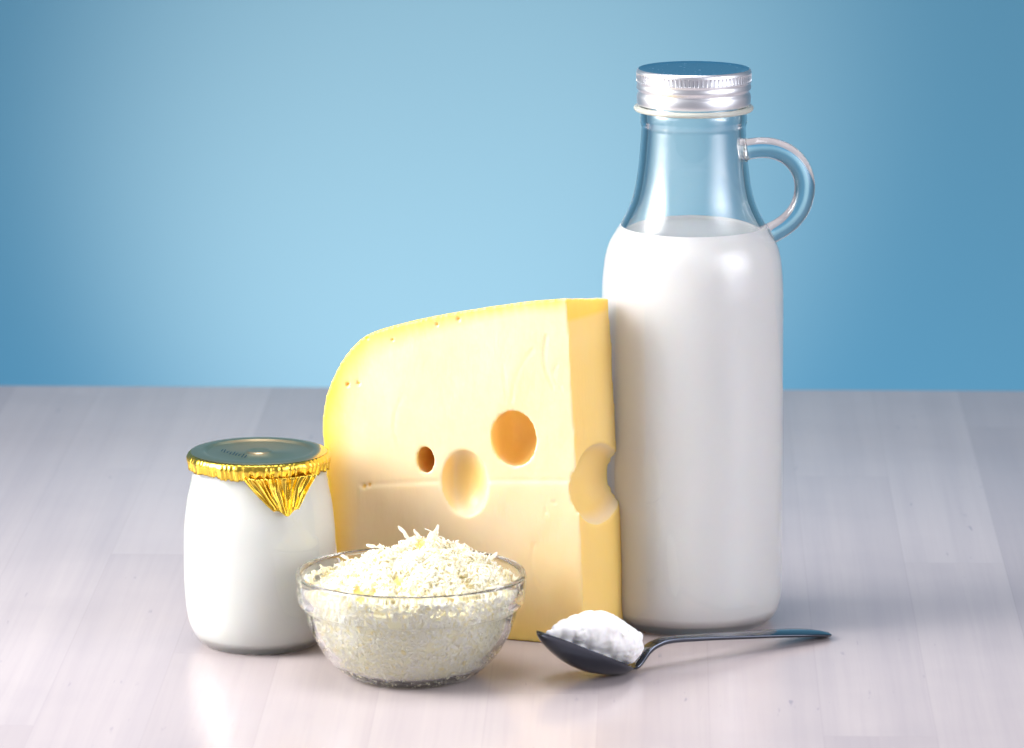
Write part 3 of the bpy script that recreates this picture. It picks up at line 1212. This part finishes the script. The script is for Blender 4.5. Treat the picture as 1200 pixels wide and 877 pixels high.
# lift or lower the spoon so that its lowest point just touches the table; the handle tip is eased down to it
dzb = -minz + 0.0001
sv = [p + Vector((0, 0, dzb)) for p in sv]
low_h = min(p.z for p in sv[-RN * 8:])
s_a, s_b = cl[NBL][0], cl[-1][0]
for p in sv:
    s = p.dot(ax)
    if s > s_a:
        p.z += (0.0001 - low_h) * ((s - s_a) / (s_b - s_a)) ** 1.5
print('spoon bowl lift', dzb, 'handle tip gap', low_h)
for i in range(len(ring) - 1):
    for k in range(RN):
        k2 = (k + 1) % RN
        sf.append((i * RN + k, i * RN + k2, (i + 1) * RN + k2, (i + 1) * RN + k))
nfb = (NBL + 2) * RN
sf_all = sf + [tuple(range(RN)), tuple((len(ring) - 1) * RN + k for k in range(RN))]
full = mesh_obj('spoon_tmp', sv, sf_all, None)
vn = [v.normal.copy() for v in full.data.vertices]
bpy.data.objects.remove(full)
spoon = thing('spoon', A_, 'polished dark steel teaspoon carrying soft white cheese, handle pointing right', 'spoon')


def spoon_part(name, fs):
    used = sorted({i for f in fs for i in f})
    mp_ = {g: l for l, g in enumerate(used)}
    o = mesh_obj(name, [sv[g] for g in used], [tuple(mp_[i] for i in f) for f in fs], M_STEEL, spoon)
    bad = sum(1 for l, g in enumerate(used) if o.data.vertices[l].normal.dot(vn[g]) < 0)
    if bad > len(used) / 2:
        o.data.flip_normals()
    o.data.normals_split_custom_set_from_vertices([vn[g] for g in used])
    return o


spoon_part('spoon_bowl', sf[:nfb] + [tuple(range(RN))])
spoon_part('handle', sf[nfb:] + [sf_all[-1]])

# ------------------------------------------------------------------ soft white cheese on the spoon
lumps = [(643, 745, 4.8, 1.0), (652, 743, 7.5, 1.3), (663, 741, 12, 1.3), (677, 741, 17, 1.3), (692, 742, 23, 1.25), (704, 744, 25, 1.2), (716, 749, 24.5, 1.15), (728, 755, 22, 1.1), (737, 759, 17, 1.15), (733, 767, 15, 1.2), (720, 768, 13, 1.2), (746, 750, 7, 1.2), (687, 722, 5, 1.0), (650, 748, 6, 1.5), (662, 753, 8, 1.6), (677, 759, 9.5, 1.6), (692, 766, 10, 1.6), (706, 771, 10, 1.5)]
bm = bmesh.new()
for (px, py, rad_, wl) in lumps:
    s, z = in_plane(px, py)
    c = ax * s + Vector((0, 0, z + dzb * 0.0))
    r = rad_ * mm_at(A_)
    mt = Matrix.Translation(c) @ Matrix.Diagonal((r * 1.0, r * wl * 0.8, r, 1))
    bmesh.ops.create_uvsphere(bm, u_segments=24, v_segments=14, radius=1.0, matrix=mt)
me = bpy.data.meshes.new('cream')
bm.to_mesh(me)
bm.free()
cream = bpy.data.objects.new('cream_cheese', me)
COL.objects.link(cream)
r1 = cream.modifiers.new('r', 'REMESH')
r1.mode = 'VOXEL'
r1.voxel_size = 0.0005
s1 = cream.modifiers.new('s', 'SMOOTH')
s1.iterations = 22
s1.factor = 0.5
dg = bpy.context.evaluated_depsgraph_get()
me2 = bpy.data.meshes.new_from_object(cream.evaluated_get(dg))
cream.modifiers.clear()
cream.data = me2
bt = np.array(heel) - np.array(tip)
bl = np.linalg.norm(bt)
bt /= bl
bn = np.array([-bt[1], bt[0]])
for v in me2.vertices:
    p = v.co
    n = v.normal
    q = p * 1.0
    d = 0.0004 * noise.fractal(q * 200, 0.9, 2.1, 4) + 0.0009 * noise.noise(q * 62 + Vector((4, 2, 0)))
    d += 0.0017 * (noise.voronoi(q * 115)[0][0] - 0.33) + 0.0006 * (noise.voronoi(q * 330)[0][0] - 0.33)
    rdg = abs(noise.noise(Vector((q.x * 60, q.y * 60, q.z * 150 + 3))))
    d -= 0.0006 * max(0.0, 0.16 - rdg) / 0.16
    sq, zq = q.dot(ax) - tip[0], q.z - tip[1]
    hq = sq * -bt[1] + zq * bt[0]
    v.co = p + n * d * min(1.0, max(0.25, hq / 0.004))
    # keep it inside the hollow of the spoon
    s, z = v.co.dot(ax), v.co.z
    y = v.co.dot(lat)
    rel = np.array([s - tip[0], z - tip[1]])
    al, hh_ = rel @ bt, rel @ bn
    t = al / bl
    if 0 < t < 1:
        st = stations[min(NBL - 1, int(t * (NBL - 1)))]
        b_ = y / max(st[2], 1e-5)
        if abs(b_) > 0.93 and hh_ < 0.0012:
            y2 = 0.93 * st[2] * (1 if b_ > 0 else -1)
            v.co += lat * (y2 - y)
            b_ = 0.93 * (1 if b_ > 0 else -1)
        low = -st[3] * (1 - b_ * b_) + 0.0002
        if hh_ < low:
            sh = bn * (low - hh_)
            v.co += ax * float(sh[0]) + Vector((0, 0, float(sh[1])))
me2.update()
r1 = cream.modifiers.new('r', 'REMESH')
r1.mode = 'VOXEL'
r1.voxel_size = 0.00042
s1 = cream.modifiers.new('s', 'SMOOTH')
s1.iterations = 2
dg = bpy.context.evaluated_depsgraph_get()
me2 = bpy.data.meshes.new_from_object(cream.evaluated_get(dg))
cream.modifiers.clear()
cream.data = me2
smooth(me2)
me2.materials.clear()
me2.materials.append(M_CREAM)
cream.location = A_ + Vector((0, 0, dzb))
tag(cream, 'lumpy dollop of soft white cheese heaped on the dark steel spoon', 'cream cheese')
